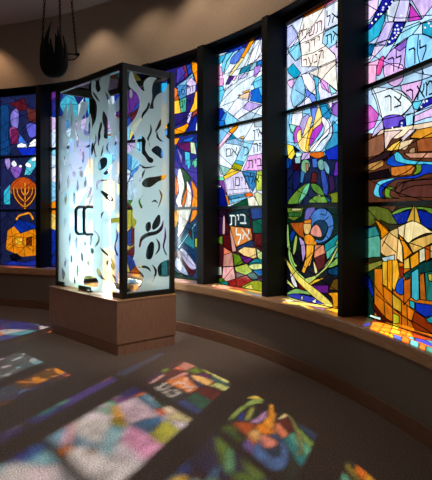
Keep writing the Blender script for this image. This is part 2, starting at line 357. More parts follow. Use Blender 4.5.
W2 = '''
a1 b 226 233 247 | -200,-400 900,-400 900,4000 -200,4000
a5 b 80 32 42 | -200,62 900,62 900,2000 -200,2000
a1 p 30 60 160 | -100,235 150,180 235,130 330,60 400,20 400,-60 -100,100
a1 p 44 80 195 | 150,175 235,130 250,160 150,200 85,205
a1 p 50 45 130 | 235,130 330,50 480,-80 480,90 400,80 350,90 300,120 255,160
a1 p 70 180 215 | 0,240 100,205 60,280 35,300 0,300
a1 p 130 215 240 | 100,205 160,185 100,270 80,350 60,390 55,330 65,280
a1 p 170 225 245 | 160,190 215,165 145,235 130,290 75,385 100,280
a1 s 100 140 225 | 130,270 150,230 200,185 240,150 262,180 235,230 200,270 165,295 135,290
a1 p 255 230 150 | 300,110 315,130 285,190 262,170
a1 p 240 160 20 | 355,40 345,80 275,200 250,240 222,235 260,170 320,60
a1 p 250 235 170 | 222,235 255,245 140,395 115,395 160,330
a1 p 205 220 245 | 315,130 350,95 300,210 285,190
a1 p 236 240 250 | 395,80 400,190 340,290 280,300 330,170
a1 p 50 150 175 | 225,330 390,260 460,235 460,295 310,350 205,385
a1 p 150 190 200 | 305,290 360,275 350,335 300,350
a1 p 50 140 220 | 370,270 460,240 460,290 360,310
a1 p 235 180 220 | 0,300 35,300 60,330 75,470 0,470
a1 p 90 60 140 | 120,400 170,395 120,470 90,470
a1 p 225 180 225 | 170,395 195,395 165,440 150,430
a1 p 180 140 215 | 340,320 395,300 390,350 350,410 335,400
a1 p 130 215 240 | 350,420 460,360 460,475 310,475
a1 p 205 200 240 | 205,395 285,370 260,410 200,430
a1 l | 0,398 60,390 225,330 460,230
a1 l | 200,385 260,300 330,160
a1 l | 270,420 300,340 340,270 385,110
a1 l | 100,400 160,320 235,235
a2 p 230 170 210 | 0,-10 75,-10 70,50 0,55
a2 p 110 205 235 | 0,55 70,55 85,100 50,190 40,230 0,225
a2 p 130 210 240 | 330,20 460,-30 460,70 340,75
a2 p 30 110 200 | 315,90 375,65 395,130 460,220 395,200 300,180 320,130
a2 p 110 200 235 | 375,65 460,50 460,210 395,130
a2 p 150 130 220 | 295,110 320,85 310,140 285,180
a2 p 200 175 235 | 285,185 400,215 350,245 300,270 245,245
a2 p 150 220 245 | 55,240 110,275 200,345 160,390 90,400 75,330 85,280
a2 p 30 60 170 | 0,235 45,240 75,265 85,290 60,340 60,420 0,430
a2 s 60 140 210 | 85,285 102,290 85,350 90,400 50,412 55,340
a2 p 245 190 80 | 235,105 300,80 290,100 250,115
a2 p 240 150 60 | 200,130 215,125 230,135 205,140
a2 p 250 225 190 | 235,125 300,100 285,165 200,150
a2 p 190 215 228 | 190,340 300,270 460,330 460,350 300,360 200,385
a2 l | 85,100 150,30
a2 l | 45,230 170,180 200,150
a2 l | 110,275 170,180
a2 l | 160,310 290,185
a2 l | 205,335 350,250 460,190
a2 l | 60,240 215,360
a2 l | 215,120 200,160 290,180
a2 l | 100,30 85,100 50,190
a2 l | 300,365 400,220
a3 p 30 110 190 | 0,5 85,5 80,50 0,70
a3 p 140 205 235 | 0,70 100,50 130,90 115,110 40,210 0,230
a3 p 240 200 225 | 115,100 145,120 50,240 0,290 0,240 35,215
a3 p 245 160 20 | 120,95 160,60 205,40 190,75 150,120
a3 p 200 220 225 | 340,10 460,-30 460,60 340,60
a3 p 30 150 190 | 150,120 185,155 110,175
a3 p 150 185 215 | 85,200 110,175 190,155 245,165 225,220
a3 p 245 190 90 | 210,150 250,135 250,165
a3 p 165 220 240 | 250,180 335,180 270,335 245,380 180,345
a3 p 90 190 215 | 180,345 245,360 240,395 165,370
a3 p 170 170 20 | 165,370 240,395 220,440 140,415 150,390
a3 p 225 180 230 | 290,310 460,280 460,420 350,440 240,430 265,380
a3 p 250 215 90 | 140,420 200,440 130,475 70,475
a3 p 150 200 190 | 35,385 130,420 75,470 50,470
a3 l | 460,-25 340,10 250,165 245,175
a3 l | 85,200 220,220 180,345 140,415
a3 l | 35,240 200,60
a3 l | 335,180 460,165
a4 p 150 195 190 | 30,40 135,75 75,140 55,80
a4 p 250 205 70 | 75,140 130,110 195,90 210,100 150,135 85,170
a4 p 120 210 170 | 20,145 75,145 80,175 20,175
a4 p 222 218 246 | 85,170 150,135 210,100 235,95 300,250 105,270
a4 p 70 140 190 | 235,95 360,90 350,230 325,275 290,220
a4 p 190 200 90 | 360,100 460,80 460,250 355,270
a4 p 140 80 160 | 20,180 80,180 105,310 85,290 60,230 20,210
a4 p 15 30 120 | 0,250 60,230 85,290 110,400 0,400
a4 p 225 220 245 | 105,260 295,245 310,275 105,300
a4 p 70 150 190 | 110,310 255,290 260,310 120,345
a4 p 140 195 230 | 120,345 275,315 280,330 125,385
a4 p 240 140 20 | 92,310 110,310 125,380 110,390
a4 p 240 120 20 | 255,290 320,280 330,310 270,320
a4 p 10 90 60 | 215,360 275,335 290,390 260,430 140,430 140,395
a4 p 245 235 225 | 280,330 335,310 375,380 375,400 290,400
a4 p 225 230 180 | 335,290 365,275 460,330 460,400 380,400
a4 l | 155,150 165,250
a4 l | 230,100 310,275
a5 p 40 20 45 | 0,60 130,60 110,110 130,230 70,150 0,120
a5 p 50 80 140 | 300,70 460,50 460,150 320,170
a5 p 28 110 92 | 320,180 460,150 460,290 330,285
a5 p 30 62 72 | 110,110 290,70 310,240 125,220
a5 p 70 30 90 | 0,130 70,150 70,290 0,320
a5 s 225 190 200 | 70,150 85,150 85,290 65,290
a5 p 120 160 60 | 0,330 65,310 65,390 0,350
a5 p 100 27 35 | 70,295 130,300 140,440 70,400
a5 p 235 160 90 | 130,225 310,245 325,340 185,405 160,350
a5 p 235 180 170 | 125,230 165,350 185,440 150,450 135,330
a5 p 40 65 110 | 185,410 325,345 340,395 190,430
a5 p 120 35 35 | 335,290 460,290 460,410 345,390
a6 p 235 140 110 | 75,60 145,105 75,130
a6 p 215 165 150 | 75,130 150,105 160,225 70,230
a6 p 245 190 190 | 70,235 160,230 175,335 95,360 62,325
a6 p 225 235 220 | 0,230 55,230 60,300 0,310
a6 p 110 150 30 | 155,110 215,135 245,200 170,225
a6 p 250 215 150 | 195,95 250,60 350,70 360,150 330,160 250,135
a6 p 200 215 150 | 355,70 400,100 470,100 470,180 400,180 370,150
a6 p 120 40 140 | 215,135 325,160 285,200 250,190
a6 p 20 140 150 | 285,205 350,160 470,180 470,205 300,220
a6 p 185 205 90 | 170,235 275,205 325,270 265,305 180,270
a6 s 230 235 170 | 290,225 350,205 440,215 420,245 330,255
a6 p 20 120 180 | 320,260 470,250 470,300 380,310
a6 p 10 90 80 | 270,300 325,275 385,330 325,345
a6 p 110 25 35 | 180,270 260,305 180,335
a6 p 170 45 45 | 110,355 180,335 270,305 325,350 210,415 130,400
a6 p 90 130 40 | 0,340 60,325 95,360 60,370 0,370
a6 p 20 150 150 | 0,375 105,355 120,395 60,395 0,390
a6 p 180 190 50 | 215,410 320,355 390,350 470,390 470,450 330,440
a6 p 225 225 120 | 270,400 310,380 340,435 230,420
a6 p 110 60 120 | 355,340 470,310 470,370 400,360
a6 l | 0,232 160,230 275,205 470,180
a6 l | 180,335 190,430
'''
T2 = '''a3 k ם 95,140,250,312; א 145,190,240,305; י 240,258,228,264; כ 255,290,235,302; ה 335,372,205,275; ז 382,400,200,262; ן 330,350,90,168; י 356,370,82,112; א 375,415,72,140; ת 285,330,350,415; י 343,358,342,374; ב 366,405,335,395
a4 k ם 175,215,150,220; י 225,240,148,182; ה 262,298,138,208; ל 305,335,105,205; א 342,380,132,190
a5 w ת 130,180,135,215; י 190,208,130,172; ב 218,268,128,200; ל 180,225,250,378; א 238,295,260,338'''
W3 = '''
b1 b 216 220 246 | -300,-900 900,-900 900,3000 -300,3000
b3 b 150 205 236 | -300,60 900,60 900,1200 -300,1200
b4 b 27 38 78 | -300,0 900,0 900,1200 -300,1200
b5 b 20 52 46 | -300,50 900,50 900,1200 -300,1200
b6 b 30 30 42 | -300,40 900,40 900,1200 -300,1200
b1 p 30 50 160 | 0,190 120,140 165,120 310,10 500,-160 500,-330 0,-100
b1 p 200 120 150 | 325,50 520,-70 520,-160 310,10
b1 p 190 100 30 | 170,85 310,10 325,50 165,130
b1 p 70 90 220 | 0,180 50,185 45,480 0,480
b1 p 195 205 246 | 50,200 90,180 135,250 60,340 45,340
b1 p 150 215 240 | 60,350 135,300 155,400 110,440 60,380
b1 p 245 236 232 | 165,130 325,50 330,130 310,250 305,310 350,350 400,400 410,480 158,480 150,340 125,260 145,210
b1 p 226 230 250 | 325,60 520,-60 520,130 320,215
b1 p 170 220 240 | 310,260 330,225 520,130 520,230 350,350 305,310
b1 p 216 196 240 | 350,350 520,230 520,400 410,450 395,390
b1 c | 80,180 130,260 150,340 158,475
b1 l | 50,350 210,290 330,220 520,130
b1 l | 60,380 165,210
b1 l | 45,340 110,440 150,420
b1 l | 160,400 240,380 330,330
b1 l | 300,360 270,475
b2 p 30 165 200 | 55,100 95,60 150,130 110,175 60,130
b2 p 235 190 235 | 60,185 100,175 100,210 80,240 50,200
b2 s 160 215 240 | 110,190 150,150 180,230 190,300 110,375 85,340 80,280
b2 p 240 236 240 | 155,140 205,130 250,190 260,290 210,260 175,210
b2 p 245 236 226 | 205,130 400,40 415,260 340,200 270,155
b2 p 120 150 230 | 180,240 250,290 265,330 230,340 215,310 190,300
b2 p 100 190 220 | 240,150 280,165 275,250 290,330 262,330 262,250
b2 p 230 170 235 | 285,165 340,200 355,270 300,235
b2 p 170 225 240 | 355,215 410,265 370,290
b2 p 195 205 240 | 425,60 520,20 520,240 425,250
b2 p 40 150 190 | 280,350 340,350 370,420 350,475 300,430
b2 p 235 232 244 | 340,330 380,330 375,350 370,400
b2 p 160 110 210 | 375,350 520,300 520,450 395,430 370,400
b2 p 110 130 225 | 215,365 265,355 260,430 225,430
b2 p 232 236 246 | 100,410 165,395 150,460 80,470
b2 l | 60,180 150,150
b2 l | 110,250 190,300 100,380
b2 l | 180,230 175,400
b2 l | 280,165 350,270 430,280
b2 l | 160,140 290,80 520,-20
b2 l | 270,155 280,90
b3 p 235 236 242 | 90,100 160,90 165,130 140,190 80,175
b3 p 150 215 205 | 70,175 120,185 90,240 75,230
b3 p 200 180 235 | 160,130 200,100 215,120 190,200 150,260 120,240 140,190
b3 p 120 150 230 | 225,60 275,50 250,150 225,170 225,100
b3 s 190 100 200 | 120,190 150,200 150,240 125,300 110,310 95,270
b3 p 50 150 190 | 290,50 330,40 370,110 345,150 300,120
b3 p 170 120 210 | 390,20 520,-10 520,170 370,100
b3 s 70 165 205 | 380,150 425,190 520,240 520,300 330,360 370,270 380,220
b3 s 250 222 150 | 210,120 235,130 215,200 235,190 275,50 305,130 295,170 240,220 215,330 210,370 165,370 135,330 120,250 150,210 155,270 180,200
b3 s 250 190 40 | 195,280 215,210 240,180 225,260 205,330 205,365 185,350
b3 s 190 70 200 | 305,140 305,200 270,260 215,330 215,280 240,215 290,175
b3 s 215 225 245 | 340,130 375,190 370,260 335,310 300,365 250,365 300,295 350,245
b3 s 240 240 240 | 310,120 355,170 350,240 300,290 245,365 215,365 225,330 290,270 320,210 300,150
b3 p 15 25 60 | 100,330 150,370 110,375
b3 p 30 60 190 | 320,370 520,270 520,430 345,430
b3 p 235 215 80 | 45,315 95,330 110,390 85,430 60,420
b3 p 20 70 150 | 0,380 85,430 80,475 0,475
b3 p 200 230 215 | 110,380 160,380 145,430 120,420
b3 p 215 190 235 | 165,380 215,375 215,420 180,430 150,430
b3 p 225 120 20 | 215,378 315,372 320,405 265,425 215,400
b3 l | 50,300 110,310
b3 c | 70,90 65,180 100,260 100,330
b3 l | 160,270 240,280
b3 l | 215,100 200,100 165,95
b3 l | 350,240 520,220
b4 p 28 80 160 | 0,20 60,20 70,90 0,120
b4 p 170 215 210 | 105,20 150,10 145,60 110,60
b4 s 130 180 140 | 155,60 170,35 205,40 215,80 185,130 155,110
b4 p 190 140 110 | 185,60 205,60 205,110 190,120
b4 p 80 120 200 | 230,30 265,20 270,90 235,90
b4 s 130 180 170 | 270,50 300,30 320,60 310,110 280,100
b4 s 140 190 210 | 320,40 355,90 350,140 320,100
b4 p 60 15 35 | 90,60 140,60 140,110 95,110
b4 p 30 36 90 | 95,110 140,110 150,200 90,290
b4 p 90 25 20 | 230,120 270,130 265,200 220,200
b4 p 70 130 180 | 150,110 180,130 165,200 145,200
b4 p 60 90 170 | 290,110 325,110 350,230 340,300 310,270
b4 p 110 60 170 | 400,50 520,0 520,140 385,150
b4 p 60 30 80 | 350,150 385,150 400,240 360,280
b4 s 110 150 60 | 55,350 90,290 150,230 210,200 200,260 150,345 125,350
b4 s 120 200 160 | 210,200 170,240 150,290 130,345 180,300 208,240
b4 s 100 150 60 | 225,205 280,220 320,290 270,280 230,240
b4 p 120 160 70 | 205,330 260,290 330,300 350,345 210,345
b4 p 220 235 210 | 235,255 300,300 285,300
b4 p 20 110 150 | 320,290 370,330 345,340
b4 p 130 140 40 | 360,280 520,230 520,340 370,345
b4 p 200 120 40 | 345,270 360,280 370,320
b5 p 120 150 60 | 50,50 175,45 150,120 100,150 60,130
b5 p 220 220 160 | 80,60 150,60 160,75 90,80
b5 p 60 110 60 | 60,90 150,85 140,120 60,120
b5 s 130 120 200 | 175,130 195,60 255,60 215,130 190,160
b5 s 90 142 212 | 260,70 310,60 360,90 385,150 380,220 350,280 290,310 245,300 225,275 300,290 335,240 345,190 310,150 260,155 230,190 215,170 225,110
b5 s 25 75 110 | 240,170 280,145 325,155 345,200 325,250 300,265 290,200 262,175
b5 s 230 165 150 | 262,175 290,205 303,262 265,265 220,245 230,200
b5 p 190 105 40 | 70,165 170,160 170,240 185,280 140,260 100,215
b5 s 250 215 140 | 170,165 215,160 225,200 205,245 175,235
b5 p 225 150 50 | 170,150 225,135 225,170 175,170
b5 s 225 150 30 | 180,255 220,250 265,310 240,330 190,320 175,290
b5 p 20 80 180 | 70,250 95,215 110,240 80,310
b5 s 170 205 120 | 50,190 60,180 70,320 100,440 125,475 90,475 60,380 48,290
b5 s 190 205 120 | 95,340 110,260 125,270 115,360 95,400
b5 p 200 170 225 | 135,260 175,300 185,370 165,450 150,340
b5 p 245 195 90 | 190,330 245,325 245,370 215,475 170,475 190,390
b5 p 235 165 130 | 245,330 315,320 325,380 245,415
b5 p 100 30 35 | 245,415 325,380 335,475 245,475
b5 p 30 150 160 | 320,320 420,240 520,200 520,330 345,420 325,400
b5 p 110 200 180 | 345,400 420,320 520,280 520,380 360,430
b5 s 185 215 140 | 410,290 422,300 390,390 340,470 320,475 380,390
b5 l | 290,100 330,110 345,60
b5 l | 350,120 310,155
b5 l | 345,200 385,180
b5 l | 325,250 360,290
b5 l | 245,300 260,270
b6 p 240 180 60 | 190,0 245,0 240,60 200,150 175,205 155,190 185,100
b6 p 200 170 225 | 150,0 180,0 185,60 165,130 155,60
b6 p 230 160 125 | 250,0 315,0 325,60 245,95
b6 p 105 35 40 | 245,95 330,60 320,160 270,185 255,130
b6 s 245 235 190 | 240,110 270,190 250,200
b6 p 100 190 180 | 330,50 400,0 520,-40 520,0 420,0 340,110
b6 s 165 210 120 | 60,20 75,20 80,100 120,180 180,240 170,255 100,180 65,100
b6 p 20 80 120 | 340,180 422,150 520,130 520,240 350,210
b6 s 150 190 110 | 345,160 390,110 422,90 520,80 520,120 422,140 380,160
b6 s 205 215 130 | 420,0 425,15 360,140 280,220 200,285 180,270 185,240 260,215 340,140 390,50
b6 s 240 235 238 | 75,200 105,240 125,300 100,295 80,250
b6 p 140 40 35 | 125,250 185,300 205,330 140,320
b6 p 110 40 140 | 225,290 350,290 345,345 290,345
b6 p 245 200 60 | 205,285 250,250 335,230 280,260 220,290
b6 p 235 235 150 | 50,245 110,310 95,310 45,270
b6 s 150 200 120 | 45,355 110,315 180,330 265,350 255,365 150,350
b6 s 70 80 200 | 50,370 110,350 250,380 350,425 280,425 100,390
b6 p 240 240 230 | 150,365 170,375 155,400
b6 p 245 245 230 | 215,415 265,380 255,425
b6 p 110 80 30 | 350,320 385,250 422,240 520,220 520,340
b6 p 240 170 40 | 345,345 422,340 520,330 520,440 385,445 375,380
b6 s 240 220 120 | 25,75 60,120 150,230 300,350 380,430 350,440 250,380 100,230
b6 l | 0,430 60,425 385,445
'''
T3 = '''b1 n ח 137,163,222,262; ל 168,198,172,278; ש 205,250,190,252; ת 258,302,155,228; ך 185,212,305,375; ד 222,255,285,335; י 270,288,262,292; ר 168,192,428,470; ע 203,240,405,478; נ 245,270,392,445; ה 278,312,365,425
b1 k ל 338,365,75,182; א 378,428,85,150; ת 333,375,250,315; א 385,430,215,278; ל 405,432,290,410'''
W4 = '''
c1 b 192 217 246 | -300,-2000 1300,-2000 1300,3000 -300,3000
c3 b 104 64 44 | -300,20 1300,20 1300,1200 -300,1200
c4 b 66 60 34 | -300,50 1300,50 1300,1200 -300,1200
c5 b 215 130 30 | -300,20 1300,20 1300,1200 -300,1200
c1 p 60 190 210 | -60,20 60,-40 90,-15 40,25 -60,60
c1 p 225 200 235 | -60,20 90,-10 80,60 35,125 -60,170
c1 p 40 40 160 | -60,220 35,150 80,60 110,0 110,-60 240,-60 190,0 140,60 70,140 35,185 -60,250
c1 p 60 185 215 | -60,240 35,185 135,70 135,110 90,230 35,270 -60,300
c1 p 222 226 242 | 140,70 180,10 225,0 205,60 180,140 150,140
c1 p 216 206 245 | 225,0 290,0 290,60 270,140 185,140 205,60
c1 p 190 225 245 | 110,-60 300,-200 600,-300 600,-150 300,0 225,0 240,-60
c1 p 215 190 240 | 300,0 600,-140 600,40 432,40 370,120
c1 p 210 80 200 | 295,25 365,125 280,140
c1 p 50 180 205 | 370,150 432,135 620,100 620,240 432,240 370,215
c1 p 170 220 245 | 245,180 350,140 365,150 300,230 180,300 220,230
c1 p 195 180 235 | 135,145 190,140 130,290 65,285
c1 p 40 45 160 | 190,145 265,145 220,230 180,280 135,300 175,200
c1 p 20 110 160 | -60,270 75,285 35,360 -60,400
c1 p 230 215 240 | 60,300 130,290 35,395 -60,460 -60,410 35,380
c1 p 240 180 215 | -60,440 95,380 70,475 -60,475
c1 s 225 90 160 | 95,380 125,370 100,475 70,475
c1 s 203 176 236 | 125,380 185,310 280,240 260,330 265,430 200,500 130,475 118,420
c1 p 150 110 205 | 190,310 285,240 275,290 225,330
c1 s 150 210 245 | 280,240 345,220 400,230 460,260 620,300 620,400 432,400 270,450 262,330
c1 c | 110,0 60,120 -60,190
c1 c | 290,0 260,140 190,280 130,380
c1 c | 40,300 180,240 360,150 620,60
c1 c | 345,220 340,350 380,480
c1 l | 225,0 180,140
c1 l | 0,300 130,260 220,230
c1 c | 130,140 130,80 190,-60
c2 p 240 190 215 | -60,0 75,0 70,110 -60,150
c2 s 226 192 236 | 130,0 240,0 245,90 205,135 160,125 125,70
c2 p 235 190 230 | 230,130 370,95 350,160 310,240 280,200 235,165
c2 s 226 236 246 | 45,150 150,150 235,170 290,230 300,260 230,330 110,340 70,230
c2 p 225 120 215 | -60,250 35,260 90,320 60,400 -60,470
c2 p 200 190 230 | 60,420 115,350 120,410 40,470
c2 s 122 92 202 | 115,345 180,320 250,335 260,390 245,415 140,420
c2 p 50 40 160 | 130,415 215,395 225,360 258,350 260,395 230,420
c2 p 165 215 245 | 370,95 620,0 620,160 432,205 340,235 310,240 350,160
c2 p 110 210 235 | 305,240 370,230 340,290 310,280
c2 p 45 45 165 | 345,290 390,225 620,120 620,190 432,250 330,300
c2 p 230 195 235 | 315,330 620,190 620,300 400,340 315,370
c2 p 170 225 240 | 260,330 310,310 310,380 265,400
c2 p 240 215 190 | 100,420 290,390 620,330 620,370 330,420 210,475 60,475
c2 p 225 165 60 | 290,475 330,425 620,350 620,475
c2 c | -60,110 45,150 90,260 120,400 125,480
c2 c | 160,150 290,230 320,340 290,475
c2 c | 370,30 360,140 300,260 230,330
c2 c | 45,190 200,140 370,95 620,0
c2 l | -60,390 120,350 310,310 620,200
c3 p 240 216 206 | 120,10 240,0 170,60 130,130
c3 p 240 215 225 | 190,100 290,-5 330,-5 240,80 200,110
c3 p 215 150 50 | 290,50 330,0 620,-60 620,20 360,55
c3 p 240 200 90 | 135,130 180,90 240,60 215,125 170,135
c3 p 230 200 160 | 230,75 320,55 260,130 215,125
c3 p 150 105 80 | -60,100 120,20 130,130 90,160 -60,200
c3 p 60 40 45 | -60,230 35,190 130,140 180,140 130,200 50,240 -60,250
c3 p 185 140 80 | -60,250 35,215 120,190 120,230 60,260 -60,270
c3 p 30 20 25 | -60,300 60,270 150,250 170,300 60,320 -60,330
c3 s 170 140 110 | 285,130 320,110 320,150 290,150
c3 p 200 150 120 | 250,150 620,140 620,180 290,180
c3 p 170 100 55 | 330,60 620,20 620,130 340,140
c3 p 190 120 50 | 165,240 300,225 325,240 300,285 200,300 170,290
c3 p 100 60 50 | 210,340 620,280 620,440 230,430 190,390
c3 s 110 150 50 | 330,220 370,225 360,270 310,290 330,255
c3 s 90 195 220 | 185,160 210,140 235,160 270,190 432,205 620,190 620,240 432,225 270,220 200,205
c3 s 20 90 190 | 140,200 185,160 200,200 270,222 200,235 150,225
c3 s 30 70 180 | 370,220 432,225 600,240 600,280 415,280 330,310 200,320 130,370 110,410 130,440 90,420 85,370 130,330 200,310 330,290 365,260
c3 s 110 200 225 | 60,380 90,330 200,310 110,350 90,385 100,430 140,445 75,430 55,410
c3 s 110 150 50 | 125,400 140,370 190,370 165,390 165,430 220,440 140,435
c3 c | 60,320 250,280 400,150
c3 c | 190,390 280,330 620,310
c3 c | 215,410 320,360 620,350
c3 c | 240,60 180,130 130,200
c3 l | 125,-20 125,140
c3 c | 330,310 260,340 230,400
c4 p 110 70 50 | 80,55 210,70 180,110 110,90
c4 p 110 120 50 | -60,60 25,60 150,90 185,130 210,190 150,185 100,160 -60,260
c4 p 20 40 140 | -60,200 40,200 35,250 -60,280
c4 s 120 160 70 | 180,110 260,80 400,80 620,130 620,200 432,130 380,95 270,95 190,135
c4 p 20 50 160 | 175,130 290,95 270,180 215,190
c4 p 20 50 160 | 335,95 400,110 600,200 600,260 405,215 365,190
c4 p 235 190 80 | 315,60 335,90 360,185 300,165 265,180
c4 l | 318,70 318,170
c4 s 250 230 180 | 205,215 260,185 310,168 365,190 432,235 560,300 560,330 432,245 320,280 280,310 250,280 215,250
c4 p 235 190 110 | 280,310 340,280 432,250 600,280 600,310 432,310 310,375
c4 s 250 215 140 | 105,280 200,215 215,250 205,420 190,420 100,370
c4 p 245 160 20 | 60,155 110,185 160,235 105,285 100,230
c4 p 110 190 170 | -60,260 75,210 100,290 100,350 100,400 60,400 -60,420
c4 p 60 150 150 | -60,240 70,200 95,260 -60,290
c4 p 90 100 40 | -60,475 100,420 105,475
c4 p 180 215 215 | 105,405 190,385 190,425 130,445
c4 p 250 220 160 | 215,265 240,330 245,440 205,410
c4 p 245 165 25 | 215,250 250,290 305,375 250,420 245,340
c4 p 235 205 100 | 250,420 285,400 290,475 250,475
c4 p 245 175 40 | 290,400 345,360 350,475 295,475
c4 p 245 235 200 | 350,355 385,340 390,420 350,440
c4 p 200 100 30 | 385,335 420,325 420,410 390,430
c4 p 240 200 110 | 420,325 600,300 600,340 420,410
c4 p 30 120 140 | 350,470 432,410 600,340 600,475
c4 p 235 175 40 | 105,475 110,445 145,440 145,475
c4 p 245 195 60 | 145,440 190,425 195,475 145,475
c4 p 215 165 60 | 195,430 240,475 195,475
c4 l | 120,300 200,370
c4 l | 260,185 250,280
c4 l | 150,250 110,330
c5 p 20 60 50 | -60,60 60,60 60,300 60,400 -60,400
c5 p 20 60 170 | -60,80 15,100 30,110 60,220 45,240 20,170 -60,200
c5 p 150 150 70 | -60,50 110,0 110,30 -60,120
c5 s 90 30 20 | 60,240 60,280 130,370 180,400 150,400 90,370 50,300
c5 p 230 180 60 | 110,10 145,10 145,175 115,160
c5 p 235 165 30 | 145,0 175,0 180,210 145,180
c5 p 245 185 50 | 175,0 210,0 225,90 190,200 175,180
c5 p 150 50 20 | 215,50 250,40 245,120 225,100
c5 p 215 180 60 | 175,210 235,260 235,340 180,310
c5 p 200 190 50 | 180,340 220,360 220,410 180,410
c5 p 200 110 30 | 250,130 295,120 295,240 250,290
c5 s 30 90 200 | 210,140 245,115 245,220 205,210 198,180
c5 p 40 130 120 | 385,70 600,30 600,290 395,260
c5 p 200 200 90 | 405,90 432,90 432,140 410,130
c5 p 20 80 80 | 250,90 360,20 600,-50 600,50 330,90 260,130
c5 p 80 190 215 | 300,80 345,50 350,250 330,265 300,240
c5 p 200 120 40 | 350,100 380,80 395,260 355,255
c5 p 50 170 190 | 285,260 320,270 320,320 290,300
c5 p 150 60 20 | 320,330 390,375 432,420 600,470 600,520 320,450 300,400
c5 p 20 60 180 | 325,275 432,290 600,300 600,380 432,360 390,370 325,325
c5 p 40 160 170 | 390,380 432,360 600,380 600,430 410,405
c5 c | 70,220 180,310 300,400
c5 c | 110,160 230,260 320,330
c5 l | 115,160 130,370
c5 l | 235,260 235,420
c5 l | 270,290 275,420
c5 l | 175,180 180,420
c5 p 190 225 210 | 30,350 105,370 100,385 30,370
c1 o 240 245 255 | 45,148 70,125 85,93 115,62 136,25 155,45 175,12 105,90 118,48 207,165 195,190 215,190 192,212 215,212 237,180 177,247 195,240 157,270 205,228 387,178 412,150 425,168 235,100 252,122 240,125
c2 o 240 245 255 | 237,375 236,397 205,412 177,405 362,270 380,240 398,232 225,408
'''
T4 = '''c1 k ך 152,190,375,465; ל 200,238,320,442; ך 287,326,313,412; ל 352,400,252,382
c2 k ך 132,172,200,300; צ 193,240,195,265; ר 270,312,160,225; א 340,385,130,215; מ 395,440,105,190'''
W1 = '''
d1 b 50 42 112 | -300,-600 900,-600 900,3000 -300,3000
d3 b 50 60 140 | -300,100 900,100 900,900 -300,900
d4 b 80 70 160 | -300,0 900,0 900,900 -300,900
d5 b 30 70 112 | -300,0 900,0 900,900 -300,900
p p 60 180 230 | 156,84 170,82 170,92 156,92
p p 60 50 110 | 156,70 165,68 166,82 156,84
p p 40 150 200 | 156,92 168,92 169,103 156,105
p p 245 180 60 | 156,105 172,103 172,128 156,130
p p 120 160 215 | 156,130 172,128 173,160 156,160
p p 250 170 50 | 156,160 172,160 173,208 156,208
p p 120 60 120 | 156,208 172,208 172,250 156,250
p p 60 120 130 | 156,250 172,250 172,285 156,285
d1 p 140 60 90 | 180,160 225,140 260,290 205,340 215,250
d1 p 80 70 160 | 100,200 180,160 215,250 205,340 90,430
d1 p 40 90 190 | 235,150 300,130 320,250 265,290
d1 p 245 160 20 | 310,100 340,90 400,130 460,160 460,400 380,410 350,300 320,220
d1 p 140 190 225 | 100,440 235,350 325,260 350,380 240,430 90,475
d1 p 215 200 240 | 240,360 300,320 380,400 370,475 240,430
d2 p 215 120 50 | 60,30 105,60 130,210 60,220
d2 p 245 190 70 | 60,230 130,215 155,400 60,420
d2 p 90 150 205 | 105,0 240,0 235,160 140,210 110,120
d2 p 200 195 230 | 240,30 370,0 365,100 240,155
d2 p 90 185 160 | 140,215 235,170 230,380 155,400
d2 p 245 190 60 | 365,100 460,70 460,290 330,390 280,400 340,250
d2 p 58 46 126 | 240,160 365,105 330,260 270,400 230,400
d2 p 200 190 235 | 250,475 275,400 320,380 300,475
d2 p 170 80 60 | 310,475 340,380 460,300 460,420 370,420
d3 p 205 195 240 | 160,60 190,0 200,30 175,90
d3 p 245 160 20 | 30,140 110,110 165,80 180,100 130,180 60,215 30,220
d3 p 245 160 20 | 40,225 95,220 65,280 40,290
d3 p 30 50 150 | 180,110 250,0 265,60 245,170 160,190
d3 p 225 240 235 | 250,80 265,70 290,160 245,170
d3 p 40 120 210 | 120,240 230,205 205,260 140,255
d3 p 110 40 100 | 75,270 195,260 195,355 130,345 65,290
d3 p 215 225 190 | 195,260 235,265 255,380 200,365
d3 p 30 140 150 | 245,265 300,260 300,370 265,370
d3 p 80 190 215 | 140,350 190,360 195,480 150,480
d3 p 150 140 205 | 60,300 120,400 110,480 90,400
d3 p 110 200 180 | 215,440 290,390 290,480 210,480
d4 p 90 200 220 | 140,0 180,0 180,50 160,90
d4 p 120 210 170 | 200,10 235,0 235,50 215,75
d4 s 50 95 50 | 90,60 180,150 140,240 110,390 90,390 125,230 115,130
d4 s 245 240 235 | 85,70 115,160 125,240 95,360 110,415 75,410 50,350 80,270 60,170
d4 s 235 130 30 | 45,140 60,170 78,230 65,290 45,300
d4 s 235 130 30 | 140,250 150,180 155,260 125,390 105,400 115,330
d4 s 245 240 235 | 145,185 175,230 190,320 170,430 125,430 150,290
d4 s 240 160 40 | 185,180 235,250 255,340 240,415 190,415 200,300
d4 c | 60,0 180,150 290,260
d5 p 240 240 235 | 55,-6 130,-6 110,60 80,120 50,165 45,150
d5 p 240 180 60 | 20,0 55,0 50,60 38,100 20,110
d5 p 235 150 40 | 135,0 175,0 150,50 120,80 125,40
d5 p 40 140 150 | 60,180 140,90 150,240 90,200
d5 p 150 200 230 | 35,240 150,80 160,80 45,245
d5 p 110 30 50 | 110,140 130,110 135,180
d5 p 90 25 45 | 20,250 60,235 155,370 130,400 20,270
d5 s 200 205 235 | 60,235 85,235 155,330 150,355 120,350 75,290
d5 s 190 200 235 | 35,290 55,290 105,375 95,390 35,350
d5 p 180 190 60 | 150,170 180,170 180,230 150,220
d5 p 20 70 60 | 10,360 95,395 150,410 180,425 10,415
d5 l | 70,270 140,270
d5 l | 110,235 100,310
'''
T1 = '''d2 k ו 312,335,15,85; ר 250,300,40,95; ס 165,215,65,140; ם 110,148,90,150; ג 160,195,230,325; י 205,222,225,268; א 245,300,190,265'''
